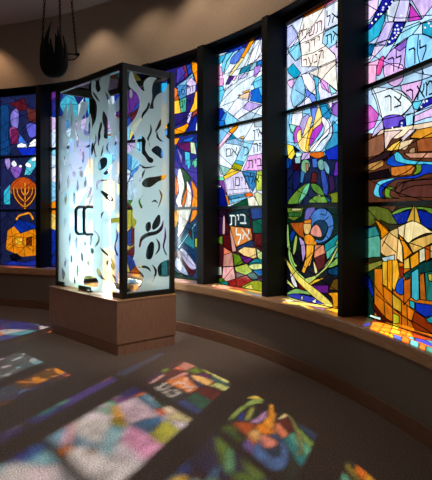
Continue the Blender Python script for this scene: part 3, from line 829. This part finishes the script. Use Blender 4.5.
WL = '''
e1 b 40 46 86 | -300,-300 500,-300 500,3000 -300,3000
e1 p 28 70 120 | -30,40 45,20 50,100 45,200 60,290 -30,300
e1 p 90 30 45 | 50,20 130,-10 150,50 100,60 80,40
e1 p 100 50 50 | 140,40 220,60 220,130 150,110
e1 s 130 120 190 | 60,70 85,45 100,70 95,150 70,150 55,110
e1 s 150 80 130 | 50,155 80,145 100,180 80,230 60,220
e1 s 100 100 190 | 140,130 190,130 200,180 160,200
e1 p 70 120 200 | 105,180 150,240 90,250
e1 p 250 250 255 | 88,252 95,238 115,228 138,236 146,253
e1 p 250 250 255 | 152,250 160,228 178,212 205,202 208,246
e1 p 30 60 190 | 90,255 190,252 200,290 120,300
e1 p 120 40 90 | 60,160 90,150 100,230 60,240
e1 s 160 140 200 | 25,320 50,310 55,350 40,370
e1 s 130 90 170 | 55,360 110,355 115,380 85,420
e1 p 90 190 200 | 130,400 145,330 195,280 215,320 160,400
e1 s 245 248 255 | 60,340 75,322 90,345 75,358
e1 s 245 248 255 | 100,350 112,345 118,357 105,360
e1 s 245 248 255 | 135,350 145,333 165,345 160,360
e1 s 245 248 255 | 165,320 190,300 198,318 180,326
e1 s 185 85 32 | 60,450 100,415 145,415 190,450 200,500 60,500
e2 p 95 42 52 | 60,50 200,50 185,100 145,155 110,150 75,100
e2 p 60 180 200 | 20,60 55,20 55,130 20,130
e2 t 235 160 50 1.7 | 133,12 134,90 133,155
e2 t 235 160 50 1.3 | 72,35 78,85 105,125 133,145
e2 t 235 160 50 1.3 | 90,38 98,80 133,118
e2 t 235 160 50 1.3 | 112,35 116,62 133,85
e2 t 235 160 50 1.3 | 192,30 186,82 163,122 133,145
e2 t 235 160 50 1.3 | 174,35 168,78 133,118
e2 t 235 160 50 1.3 | 154,33 152,60 133,85
e2 p 20 60 160 | 60,250 100,210 170,230 200,250 150,290 100,280
e2 t 240 165 50 2.2 | 86,214 100,192 130,182 158,178 178,212
e2 p 235 150 30 | 40,270 75,245 110,285 180,260 215,280 215,400 120,410 30,370
e2 p 250 195 70 | 80,310 120,310 120,345 80,345
e2 p 120 60 20 | 140,310 170,300 170,350 140,350
e2 l | 40,300 215,310
e2 l | 40,340 100,360 215,350
e2 l | 60,250 75,400
e2 l | 125,285 130,405
e2 l | 180,262 175,400
e2 l | 30,370 80,310 180,380
e2 p 20 20 40 | 50,400 90,390 115,420 70,440
e2 p 40 60 170 | 10,450 60,430 130,440 215,420 215,480 10,480
'''
DG = 1
def facing(name, lab, txt, letters, th_far, th_near, seed, pal=None, bars=(1.63, 2.635), lead=.006, sweeps=7):
    random.seed(seed)
    A, B = pol(RG, th_far), pol(RG, th_near); pl = Plane(A, B)
    root = empty_struct(name, (A.x, A.y, 0), math.atan2(pl.d.y, pl.d.x)); root['label'] = lab
    sh = random_cells(pl, pal) if pal else parse(txt, pl)
    for q in range(sweeps):
        za = GB+(GT-GB)*(q+random.uniform(.1, .9))/sweeps; up = random.choice((-1, 1))*random.uniform(.25, .75)
        sh.append(dict(pts=catmull([(-.02, za-up*.5), (pl.W*.33, za-up*.1+random.uniform(-.08, .08)), (pl.W*.66, za+up*.25), (pl.W+.02, za+up*.5)], False, 5), col=None, closed=False))
    for ln in (letters or '').splitlines():
        cr, kind, rest = ln.split(' ', 2)
        if kind == 'k': continue
        ox, oy, sc = CROPS[cr]
        for it in rest.split(';'):
            ch, bx = it.strip().split(' '); x0, x1, y0, y1 = [float(v) for v in bx.split(',')]
            ua, _ = pl.uz(ox+x0/sc, 0); ub, _ = pl.uz(ox+x1/sc, 0); _, zt = pl.uz(ox+(x0+x1)/2/sc, oy+y0/sc); _, zb = pl.uz(ox+(x0+x1)/2/sc, oy+y1/sc)
            for q in glyph_quads(ch, ua, ub, zb, zt, .019 if kind == 'w' else .0125): sh.append(dict(pts=q, col=(240, 245, 245) if kind == 'w' else (112, 50, 26), edge=False))
    vo, tris, top, cell, nc, keep = planar(sh, (0, pl.W, GB, GT))
    jit = [(random.uniform(.82, 1.08), [random.uniform(.95, 1.05) for _ in range(3)]) for _ in range(nc)]
    me = bpy.data.meshes.new('stained_glass')
    me.from_pydata([(v[0], 0, v[1]) for v in vo], [], tris)
    ca = me.color_attributes.new('tint', 'FLOAT_COLOR', 'CORNER'); li = 0; data = []
    for i, f in enumerate(tris):
        col = sh[top[i]]['col'] if top[i] >= 0 else (120, 140, 190)
        base = srgb(col); b_, j = jit[cell[i]]
        c = [min(1, max(.002, base[a])**1.2*b_*j[a]) for a in range(3)]
        data += [c[0], c[1], c[2], 1]*len(f)
    ca.data.foreach_set('color', data); me.materials.append(M['stained'])
    g = bpy.data.objects.new('stained_glass', me); COL.objects.link(g); g.parent = root
    bm = bmesh.new(); strips(bm, vo, keep, lead, .004); obj('leading', bm, M['lead'], root)
    bm = bmesh.new()
    for z in bars: box(bm, -.02, pl.W+.02, -.03, .03, z-.018, z+.018)
    for b_ in (0,): pass
    obj('crossbar', bm, M['black'], root)
    bm = bmesh.new()
    box(bm, -.03, pl.W+.03, -.03, .03, SILL, GB); box(bm, -.03, pl.W+.03, -.035, .035, GT, SOF)
    box(bm, -.035, 0, -.03, .03, GB, GT); box(bm, pl.W, pl.W+.035, -.03, .03, GB, GT)
    obj('window_frame', bm, M['post'], root)
    if letters:
        groups = {}
        for ln in letters.splitlines():
            cr, kind, rest = ln.split(' ', 2); ox, oy, sc = CROPS[cr]
            if kind != 'k': continue
            for it in rest.split(';'):
                ch, bx = it.strip().split(' '); x0, x1, y0, y1 = [float(v) for v in bx.split(',')]
                xm = ox+(x0+x1)/2/sc; ua, _ = pl.uz(ox+x0/sc, 0); ub, _ = pl.uz(ox+x1/sc, 0)
                _, zt = pl.uz(xm, oy+y0/sc); _, zb = pl.uz(xm, oy+y1/sc)
                groups.setdefault(kind, []).append((ch, ua, ub, zb, zt))
        for kind, L in groups.items():
            bm = bmesh.new()
            for ch, ua, ub, zb, zt in L:
                if ub > pl.W-.01: ub = pl.W-.01
                if ua >= ub: continue
                for q in glyph_quads(ch, ua, ub, zb, zt, .0125 if zt-zb > .075 else .010): bm.faces.new([bm.verts.new((x, 0, z)) for x, z in q])
            ext = bmesh.ops.extrude_face_region(bm, geom=list(bm.faces))
            for v in [q for q in ext['geom'] if isinstance(q, bmesh.types.BMVert)]: v.co.y -= .0015
            for v in bm.verts: v.co.y -= .0028
            o = obj('lettering', bm, {'k': M['paint_dark'], 'n': M['paint_brown']}[kind], root)
            o['label'] = {'k': 'black painted Hebrew letters', 'n': 'brown painted Hebrew letters'}[kind]
    return root, pl
BLUES = [(30, 60, 160), (60, 90, 170), (90, 190, 215), (110, 60, 140), (215, 225, 240), (50, 50, 120)]
WARM = [(235, 150, 40), (190, 100, 40), (60, 80, 160), (120, 50, 60), (240, 210, 120)]
GREENS = [(90, 140, 60), (40, 110, 100), (200, 190, 80), (120, 40, 60), (40, 60, 130)]
PALE = [(200, 215, 240), (225, 225, 245), (150, 210, 240), (215, 190, 235), (90, 150, 215)]
facing('window_1', 'tall stained glass window with golden menorah at the far left', WL, None, 72.6, 65.5, 1, bars=(1.61, 2.53), sweeps=18)
facing('window_2', 'narrow strip of stained glass beside the left edge of the glass cabinet', None, None, 64.7, 57.0, 2, [BLUES, WARM, PALE, PALE, PALE, BLUES])
facing('window_3', 'stained glass window seen mostly through the etched glass cabinet', None, None, 56.0, 48.6, 3, [WARM, GREENS, PALE, PALE, PALE+WARM, BLUES+WARM])
facing('window_4', 'stained glass window with white flames just right of the cabinet', W1, T1, 47.7, 40.0, 4, sweeps=11)
facing('window_5', 'pale blue stained glass window with white Hebrew letters on a dark panel low down', W2, T2, 39.06, 30.6, 5)
facing('window_6', 'stained glass window with a flame over a blue swirl and leaves', W3, T3, 29.85, 21.05, 6)
facing('window_7', 'stained glass window with blue river and golden dome, cut off by the right edge', W4, T4, 20.5, 11.65, 7)
facing('window_8', 'stained glass window beyond the right edge', None, None, 10.95, 3.4, 8, [WARM, GREENS, BLUES, PALE, PALE, BLUES])

# posts: deep dark fins between the windows
k = 3
for a, b in ((11.65, 10.95), (21.05, 20.5), (30.6, 29.85), (40.0, 39.06), (48.6, 47.7), (57.0, 56.0), (65.5, 64.75), (3.4, 1.2), (74.2, 72.6)):
    bm = bmesh.new()
    P = [pol(7.715, a), pol(7.715, b), pol(7.975, b), pol(7.975, a)]
    lo = [bm.verts.new((p.x, p.y, SILL)) for p in P]; hi = [bm.verts.new((p.x, p.y, SOF-.012)) for p in P]
    bm.faces.new(lo[::-1]); bm.faces.new(hi)
    for i in range(4): bm.faces.new((lo[i], lo[(i+1) % 4], hi[(i+1) % 4], hi[i]))
    o = struct(obj('trim_%d' % k, bm, M['post'])); k += 1

# ------------------------------------------------------------------ glass cabinet on its wooden plinth
N0 = Vector((-1.063, 6.0)); RD = Vector((.572, .51)).normalized(); LD = Vector((-RD.y, RD.x)); WR = .74; WF = 1.66; FX = .08; FY = .05; PWR = .79; PWF = 1.68
NF = N0+RD*FX+LD*FY
ark = thing('glass_cabinet', 'tall black framed cabinet of flame etched glass on a wooden plinth', 'cabinet', (N0.x, N0.y, 0), math.atan2(RD.y, RD.x))
# local x runs along the right side (away from the front), local y along the front to the left
PZ = .59; TZ = 3.235
bm = bmesh.new(); box(bm, .0, PWR-.012, .012, PWF-.02, 0, .125); obj('toe_kick', bm, M['plinth'], ark)
bm = bmesh.new(); box(bm, -.02, PWR, -.0, PWF, .12, PZ); bevel(bm, .004, 1); obj('plinth', bm, M['plinth'], ark)
bm = bmesh.new(); box(bm, -.025, PWR+.005, -.005, PWF+.005, PZ, PZ+.012); obj('plinth_top', bm, M['oak'], ark)
GZ = PZ+.012
PW = .068
def part(name, b, m, lab=None, bev=.004):
    bm = bmesh.new(); box(bm, *b)
    if bev: bevel(bm, bev, 1)
    o = obj(name, bm, m, ark)
    if lab: o['label'] = lab
    return o
part('corner_post', (.0, PW, .0, PW, GZ, TZ), M['black']); part('corner_post', (WR-PW-.01, WR-.01, .0, PW, GZ, TZ), M['black'])
part('corner_post', (.0, PW*.7, WF-PW*.7, WF, GZ, TZ), M['black'])
part('top_rail', (.0, PW, PW, WF-.04, TZ-.075, TZ), M['black']); part('top_rail', (PW, WR-PW-.01, .005, .055, TZ-.075, TZ), M['black'])
part('top_rail', (PW*.7, WR-.06, WF-.05, WF, TZ-.075, TZ), M['black']); part('top_rail', (WR-.06, WR-.01, PW, WF-.05, TZ-.05, TZ), M['black'])
part('bottom_rail', (PW, WR-PW-.01, .005, .055, GZ, GZ+.06), M['black'])
part('bottom_rail', (PW*.7, WR-.06, WF-.045, WF, GZ, GZ+.05), M['black'])
part('glass_lid', (.02, WR-.03, .02, WF-.02, TZ-.012, TZ-.004), M['clear'], 'clear glass lid', 0)
part('back_pane', (WR-.045, WR-.033, PW, WF-.02, GZ, TZ-.05), M['clear'], 'clear back pane', 0)

def local_plane(origin, d):
    return Plane(origin, origin+d)
def etched(pl, txt, rect, place, name, extra=None):
    """frosted pieces over a clear pane; f = frosted colour flag, otherwise clear"""
    sh = parse(txt, pl) if txt else []
    if extra: sh += extra
    vo, tris, top, cell, nc, keep = planar(sh, rect)
    bm = bmesh.new(); vm = {}
    for i, f in enumerate(tris):
        if top[i] < 0 or sh[top[i]]['col'][0] == 0: continue
        vs = []
        for q in f:
            if q not in vm: vm[q] = bm.verts.new(place(vo[q][0], vo[q][1]))
            vs.append(vm[q])
        bm.faces.new(vs)
    return bm
# right side: plane along local x, at local y = .03
RIGHT = '''
g1 s 1 1 1 | 50,85 70,85 85,130 115,185 150,215 145,180 150,150 185,118 235,125 215,150 203,200 205,260 190,320 185,360 205,405 235,415 225,370 213,310 220,270 245,235 285,215 330,175 360,480 360,600 40,600 45,475 50,440 85,400 110,350 118,290 105,240 75,205 45,175
g2 b 1 1 1 | 30,-60 300,-60 300,500 30,500
g3 b 1 1 1 | 20,-20 300,-20 300,500 20,500
g1 s 0 0 0 | 30,185 58,195 100,240 118,290 108,350 85,400 50,440 30,450
g1 s 1 1 1 | 50,250 56,200 70,230 62,262
g1 s 0 0 0 | 180,290 190,310 172,350 145,385 128,430 135,370 165,330
g1 s 0 0 0 | 262,430 268,410 262,450 240,475 225,480 250,455
g2 s 0 0 0 | 20,45 40,50 66,90 68,130 55,160 20,160
g2 s 0 0 0 | 20,200 58,200 92,235 80,270 60,290 65,340 80,390 60,420 36,470 20,480
g2 s 0 0 0 | 78,130 85,95 105,85 125,110 122,155 140,190 165,210 160,228 140,225 120,195 95,170 78,155
g2 s 0 0 0 | 157,155 185,138 210,155 220,180 210,205 185,190 160,170
g2 s 0 0 0 | 185,60 197,95 224,118 200,112 182,90
g2 s 0 0 0 | 122,262 112,300 92,330 98,298
g2 s 0 0 0 | 105,335 130,310 180,302 235,292 225,315 190,330 150,358 115,355
g2 s 0 0 0 | 155,440 175,425 192,447 175,436
g2 s 0 0 0 | 205,-5 205,30 175,68 190,25
g2 s 0 0 0 | 256,10 228,45 232,85 256,98
g3 s 0 0 0 | 20,0 50,10 55,60 72,80 62,120 62,190 62,240 50,275 20,260
g3 s 0 0 0 | 20,275 52,270 75,320 100,345 110,370 100,400 60,440 20,440
g3 s 0 0 0 | 155,90 180,50 192,60 188,100 160,125 150,115
g3 s 0 0 0 | 120,95 140,85 145,115 130,135 118,125
g3 s 0 0 0 | 84,210 92,165 125,140 170,130 195,105 207,75 204,120 175,147 130,160 102,180 92,210
g3 s 0 0 0 | 130,205 145,185 160,195 158,240 145,272 122,270 120,240
g3 s 0 0 0 | 170,168 190,192 188,228 165,252 180,222 180,195
g3 s 0 0 0 | 78,315 110,305 135,316 144,337 125,322 100,318
g2 s 0 0 0 | 150,20 158,60 140,110 150,150 143,120 132,100 148,60
g2 s 0 0 0 | 75,215 110,245 140,250 180,245 140,258 105,255
g2 s 0 0 0 | 195,370 215,400 205,440 190,470 200,435 205,405
g2 s 0 0 0 | 110,400 95,430 108,465 98,470 86,430
g3 s 0 0 0 | 215,110 222,160 212,210 225,250 218,250 204,210 212,160
g3 s 0 0 0 | 150,300 175,330 165,370 150,400 158,365 164,335
g3 s 0 0 0 | 250,280 205,285 180,310 180,345 195,362 250,350
'''
FRONT = '''
f1 s 1 1 1 | 240,110 262,110 262,150 275,172 290,155 285,100 340,72 338,130 332,165 350,200 360,240 400,190 440,180 440,520 225,520 230,443 235,420 245,370 262,330 270,270 265,230 240,180
f1 p 1 1 1 | 0,520 0,300 70,310 90,250 100,240 100,300 122,215 130,250 145,310 165,300 180,225 222,225 205,300 210,330 232,290 240,330 250,520
f2 b 1 1 1 | -40,30 500,30 500,560 -40,560
f3 b 1 1 1 | -40,-20 430,-20 430,700 -40,700
f1 s 0 0 0 | 243,168 262,185 287,228 262,205
f1 s 0 0 0 | 318,172 337,200 340,242 328,210
f1 s 0 0 0 | 305,280 325,310 345,370 345,430 310,430 312,380 300,330
f1 s 0 0 0 | 420,270 403,275 372,292 380,312 420,318
f1 s 0 0 0 | 290,345 300,360 285,420 280,480 272,430
f1 s 0 0 0 | 180,335 200,300 205,370 195,400 182,380
f1 s 0 0 0 | 95,330 110,340 112,400 98,390
f2 s 0 0 0 | 275,205 285,170 310,155 328,165 325,200 300,225 280,225
f2 s 0 0 0 | 355,140 368,135 370,170 358,200 345,235 320,255 308,245 335,215 350,185
f2 s 0 0 0 | 307,85 303,130 290,152 298,110
f2 s 0 0 0 | 285,345 310,350 345,375 362,395 350,408 325,395 305,370
f2 s 0 0 0 | 266,330 270,290 300,282 345,285 300,290 280,305 275,335 300,350
f2 s 0 0 0 | 430,245 375,260 362,280 385,300 430,330
f2 s 0 0 0 | 310,0 345,5 335,40 325,50
f2 s 0 0 0 | 285,10 290,40 275,80 278,40
f2 s 0 0 0 | 98,-10 115,0 112,35 100,25
f2 s 0 0 0 | 133,55 146,75 143,130 134,110
f2 s 0 0 0 | 80,150 92,160 88,200 80,190
f2 s 0 0 0 | 132,238 148,240 146,265 134,262
f2 s 0 0 0 | 172,228 188,232 188,265 174,262
f2 s 0 0 0 | 174,105 188,125 184,150 176,130
f2 s 0 0 0 | 205,95 230,82 222,100 207,100
f2 s 0 0 0 | 238,85 250,75 246,130 238,140
f2 s 0 0 0 | 135,360 148,370 146,420 134,410
f2 s 0 0 0 | 116,195 124,200 126,225 118,220
f2 s 0 0 0 | 165,215 182,208 182,220 168,222
f2 s 0 0 0 | 190,0 215,10 210,30 195,22
f2 s 0 0 0 | 230,330 245,325 235,360 215,390 222,360
f2 s 0 0 0 | 245,360 235,410 220,430 232,390
f1 s 0 0 0 | 150,330 158,360 150,420 144,380
f1 s 0 0 0 | 125,290 130,330 120,400 112,430 118,370
f1 s 0 0 0 | 225,340 232,370 222,430 216,400
f2 s 0 0 0 | 105,60 112,90 104,130 98,100
f2 s 0 0 0 | 160,20 166,60 158,100 152,60
f2 s 0 0 0 | 190,120 198,150 190,190 184,160
f2 s 0 0 0 | 108,250 113,290 104,330 99,290
f2 s 0 0 0 | 160,280 166,310 158,350 152,320
f2 s 0 0 0 | 205,260 212,290 203,330 197,300
f2 s 0 0 0 | 90,340 98,380 90,430 84,390
f3 s 0 0 0 | 75,60 82,90 74,130 69,95
f3 s 0 0 0 | 100,130 106,160 98,200 94,165
f3 s 0 0 0 | 130,150 136,180 128,215 123,185
f3 s 0 0 0 | 75,230 81,260 74,300 69,265
f3 s 0 0 0 | 135,285 141,310 133,345 128,315
f3 s 0 0 0 | 200,140 206,165 198,195 192,170
f3 s 0 0 0 | 275,290 275,268 300,265 315,290 308,315 295,300
f3 s 0 0 0 | 243,203 280,235 314,277 290,255 255,225
f3 s 0 0 0 | 228,305 240,310 255,345 272,362 245,350 230,330
f3 s 0 0 0 | 200,205 212,215 208,235 198,228
f3 s 0 0 0 | 164,175 176,180 174,196 165,192
f3 s 0 0 0 | 150,230 160,235 162,270 152,262
f3 s 0 0 0 | 101,240 109,245 109,275 102,270
f3 s 0 0 0 | 117,345 124,350 124,378 118,372
f3 s 0 0 0 | 182,268 190,272 188,292 181,286
f3 s 0 0 0 | 350,62 310,62 288,70 292,85 315,84 350,82
f3 s 0 0 0 | 165,352 178,338 225,350 232,392 168,384
f3 s 0 0 0 | 272,380 300,368 345,385 345,412 285,402
f2 s 0 0 0 | 372,20 384,60 374,100 388,130 380,132 366,100 376,60
f2 s 0 0 0 | 262,20 268,60 256,100 268,150 260,150 249,100 260,60
f2 s 0 0 0 | 330,260 352,300 340,340 350,300
f2 s 0 0 0 | 340,60 330,100 345,130 338,135 322,100
f2 s 0 0 0 | 60,230 70,270 60,320 70,360 62,360 52,320 62,270
f3 s 0 0 0 | 320,110 330,150 318,200 330,240 322,242 310,200 322,150
f3 s 0 0 0 | 215,120 240,150 235,185 215,200 228,180 232,155
f3 s 0 0 0 | 300,330 320,350 318,372 308,350
f3 s 0 0 0 | 60,300 75,330 65,360 58,330
f3 s 0 0 0 | 262,30 255,45 248,65 246,45
'''
plR = Plane(NF+LD*.03, NF+LD*.03+RD*WR)
def side_panel(name, cl_box, bm, lab=None):
    bmc = bmesh.new(); box(bmc, *cl_box); o = obj(name, bmc, M['clear'], ark)
    et = obj('etching', bm, M['frost'], o); et['label'] = 'frosted flame pattern'
    if lab: o['label'] = lab
    return o
bm = etched(plR, RIGHT, (PW-.002, WR-PW-.008, GZ+.058, TZ-.073), lambda u, z: (u, .03-.0065, z), 'r')
side_panel('side_pane', (PW, WR-PW-.01, .024, .036, GZ+.06, TZ-.075), bm)
# front: local x = .03, from near corner (y=0) to left (y=WF); far point first for the tracing plane
FD = -LD
plF = Plane(NF+RD*.03+LD*WF, NF+RD*.03)
half = WF*.535
def fplace(u, z): return (.03-.0065, WF-u, z)
for a, b in ((.045, half-.004), (half+.004, WF-PW)):
    bm = etched(plF, FRONT, (a, b, GZ+.02, TZ-.078), fplace, 'f')
    bmc = bmesh.new(); box(bmc, .024, .036, WF-b, WF-a, GZ+.02, TZ-.078)
    door = obj('glass_door', bmc, M['clear'], ark)
    et = obj('etching', bm, M['frost'], door); et['label'] = 'frosted flame pattern'
    # bar handle bent into a rounded bracket, one on each door by the meeting edge
    s = 1 if a < half-.1 else -1
    hy = WF-half+.04+s*.10; zt, zb = 1.635, 1.305; q_ = .05; dx = -.088
    pts = [(.034, hy, zt), (dx+q_, hy, zt)]
    for q in range(1, 6): pts.append((dx+q_-q_*math.sin(q*math.pi/10), hy, zt-q_+q_*math.cos(q*math.pi/10)))
    for q in range(0, 6): pts.append((dx+q_-q_*math.cos(q*math.pi/10), hy, zb+q_-q_*math.sin(q*math.pi/10)))
    pts.append((.034, hy, zb))
    bm = bmesh.new(); tube(bm, pts, .019, 10); obj('handle', bm, M['black'], door, True)
for y0, y1 in ((PW, .23), (half-.15, half+.15), (WF-.22, WF-.04)):
    o = part('pivot_fitting', (.008, .052, y0, y1, GZ+.001, GZ+.058), M['black'])
# left side with its own flame etching
def flames(n, W, z0, z1, seed):
    random.seed(seed); res = []
    for i in range(n):
        cx = (i+.5)/n*W; top = z0+(z1-z0)*random.uniform(.80, .97); wd = W/n*.72; L = []; Rr = []
        ph = random.uniform(0, 6)
        for j in range(16):
            t = j/15; z = z0+(top-z0)*t; x = cx+.045*math.sin(ph+t*9)*t; h = wd*(1-t**3)*(.8+.25*math.sin(ph*2+t*14))
            L.append((x-h, z)); Rr.append((x+h, z))
        res.append(dict(pts=L+Rr[::-1], col=(1, 1, 1)))
    for i in range(22):
        x = random.uniform(.05, W-.05); z = random.uniform(z0+.1, z1-.5); a = random.uniform(.008, .02); h = random.uniform(.03, .1); sl = random.uniform(-.02, .02)
        res.append(dict(pts=catmull([(x-a, z), (x+sl, z-h), (x+a, z), (x-sl, z+h)]), col=(0, 0, 0)))
    return res
bm = etched(Plane(Vector((0, 1)), Vector((1, 1))), None, (PW*.7, WR-.06, GZ+.052, TZ-.076), lambda u, z: (u, WF-.025+.0065, z), 'l', flames(4, WR, GZ, TZ-.08, 11))
side_panel('side_pane', (PW*.7, WR-.06, WF-.031, WF-.019, GZ+.05, TZ-.075), bm)

for c in ark.children:
    if c.name.split('.')[0] not in ('plinth', 'plinth_top', 'toe_kick'): c.location = (FX, FY, 0)
# silver dish standing inside the cabinet
def to_world(x, y): return N0+RD*x+LD*y
p = to_world(.42, .55)
dish = thing('silver_dish', 'low oval silver dish on the floor inside the glass cabinet', 'dish', (p.x, p.y, GZ+.0005), math.atan2(LD.y, LD.x))
def oval(bm, prof, a, b, n=40):
    rings = [[bm.verts.new((a*r*math.cos(2*math.pi*k/n), b*r*math.sin(2*math.pi*k/n), z)) for k in range(n)] for r, z in prof]
    for i in range(len(rings)-1):
        for k in range(n): bm.faces.new((rings[i][k], rings[i][(k+1) % n], rings[i+1][(k+1) % n], rings[i+1][k]))
    bm.faces.new(rings[0][::-1]); bm.faces.new(rings[-1])
bm = bmesh.new(); oval(bm, [(.55, .03), (.7, .045), (.9, .10), (1, .125), (1, .131), (.97, .131), (.88, .107), (.68, .055), (.5, .042)], .30, .17); obj('bowl', bm, M['silver'], dish, True)
bm = bmesh.new(); oval(bm, [(.62, 0), (.6, .006), (.45, .012), (.42, .032), (.3, .034)], .30, .17); obj('foot', bm, M['silver'], dish, True)
bm = bmesh.new(); tube(bm, [(.30*math.cos(a*math.pi/20), .17*math.sin(a*math.pi/20), .131) for a in range(40)], .007, 8, True); obj('rim', bm, M['silver'], dish, True)

# ------------------------------------------------------------------ hanging eternal lamp
LY = 5.0
def at(x, y, Y=LY): return Vector(((x-CX)/F*Y, Y, EYE+(HY-y)/F*Y))
c0 = at(54, 57)
lampo = thing('hanging_lamp', 'black iron hanging lamp shaped as flames, hung on three chains', 'lamp', (c0.x, c0.y, c0.z))
def loc(x, y, dy=0): v = at(x, y)-c0; return Vector((v.x, dy, v.z))
# bowl: hollow egg body
bm = bmesh.new(); n = 40
prof = [(0, 78), (5, 77.4), (9, 75), (12, 71), (13.6, 66), (14, 62), (13.9, 59.5)]
rings = []
for r, y in prof:
    z = loc(54, y).z; rr = r/F*LY
    if r == 0: rings.append([bm.verts.new((0, 0, z))])
    else: rings.append([bm.verts.new((rr*math.cos(2*math.pi*k/n), rr*.85*math.sin(2*math.pi*k/n), z)) for k in range(n)])
for i in range(len(rings)-1):
    a, b = rings[i], rings[i+1]
    for k in range(n):
        if len(a) == 1: bm.faces.new((a[0], b[(k+1) % n], b[k]))
        else: bm.faces.new((a[k], a[(k+1) % n], b[(k+1) % n], b[k]))
o = obj('bowl', bm, M['iron'], lampo, True); md = o.modifiers.new('s', 'SOLIDIFY'); md.thickness = .006
# flame tongues rising round the rim
def tongue(a0, a1, ztop, lean):
    bm = bmesh.new(); zb = loc(54, 60).z; N = 14; L = []
    for j in range(N+1):
        t = j/N; z = zb+(ztop-zb)*t; mid = (a0+a1)/2+lean*t*t; hw = ((a1-a0)/2)*(1-t**1.9)*(1-.10*t)-(.8 if t < .9 else 0)+.6*t
        yp = 60-(z-zb)*F/LY
        rr = (14-.0052*(60-yp)**2 if yp > 38 else 11.48-.36*(38-yp))/F*LY; row = []
        for s in (-1, -.33, .33, 1):
            a = R(mid+hw*s); row.append(bm.verts.new((rr*math.cos(a), rr*.85*math.sin(a), z)))
        L.append(row)
    for j in range(N):
        for s in range(3): bm.faces.new((L[j][s], L[j][s+1], L[j+1][s+1], L[j+1][s]))
    o = obj('flame_tongue', bm, M['iron'], lampo, True); md = o.modifiers.new('s', 'SOLIDIFY'); md.thickness = .006
for a0, a1, y, ln in ((225, 262, 21, 12), (262, 286, 40, -10), (286, 330, 28, 2), (186, 225, 38, 10), (330, 368, 36, -10), (8, 60, 34, 12), (60, 105, 30, 14), (105, 150, 36, -10), (150, 186, 42, 8)):
    tongue(a0, a1, loc(54, y).z, ln)
# bracket arm on the right
bm = bmesh.new(); tube(bm, [loc(66, 53.5), loc(72, 54), loc(79, 55)], .006, 8); tube(bm, [loc(79, 55), loc(74.5, 59.5), loc(66, 60.5)], .006, 8); tube(bm, [loc(75, 54.2), loc(79.5, 54.2)], .012, 8)
obj('bracket', bm, M['iron'], lampo, True)
def chain(top, bottom, step=.034):
    bm = bmesh.new(); d = bottom-top; n = int(d.length/step); d.normalize(); e1 = d.orthogonal().normalized(); e2 = d.cross(e1)
    for i in range(n+1):
        c = top+d*step*i; e_ = e1 if i % 2 else e2
        tube(bm, [c+d*.022*math.cos(q*math.pi/5)+e_*.009*math.sin(q*math.pi/5) for q in range(10)], .0036, 6, True)
    obj('chain', bm, M['iron'], lampo, True)
zc = CEIL-c0.z-.012
chain(Vector((-.02, 0, zc)), Vector((loc(42, 45).x+.002, 0, loc(42, 44).z)))
chain(Vector((.02, .03, zc)), Vector((loc(59.5, 30).x, .03, loc(59, 38).z)))
chain(Vector((.05, -.02, zc)), loc(76.5, 54))
for xx, yy in ((41, 43), (59.5, 38)):
    pass
bm = bmesh.new(); oval(bm, [(1, zc), (1, zc+.012)], .09, .09, 24); obj('ceiling_plate', bm, M['iron'], lampo)
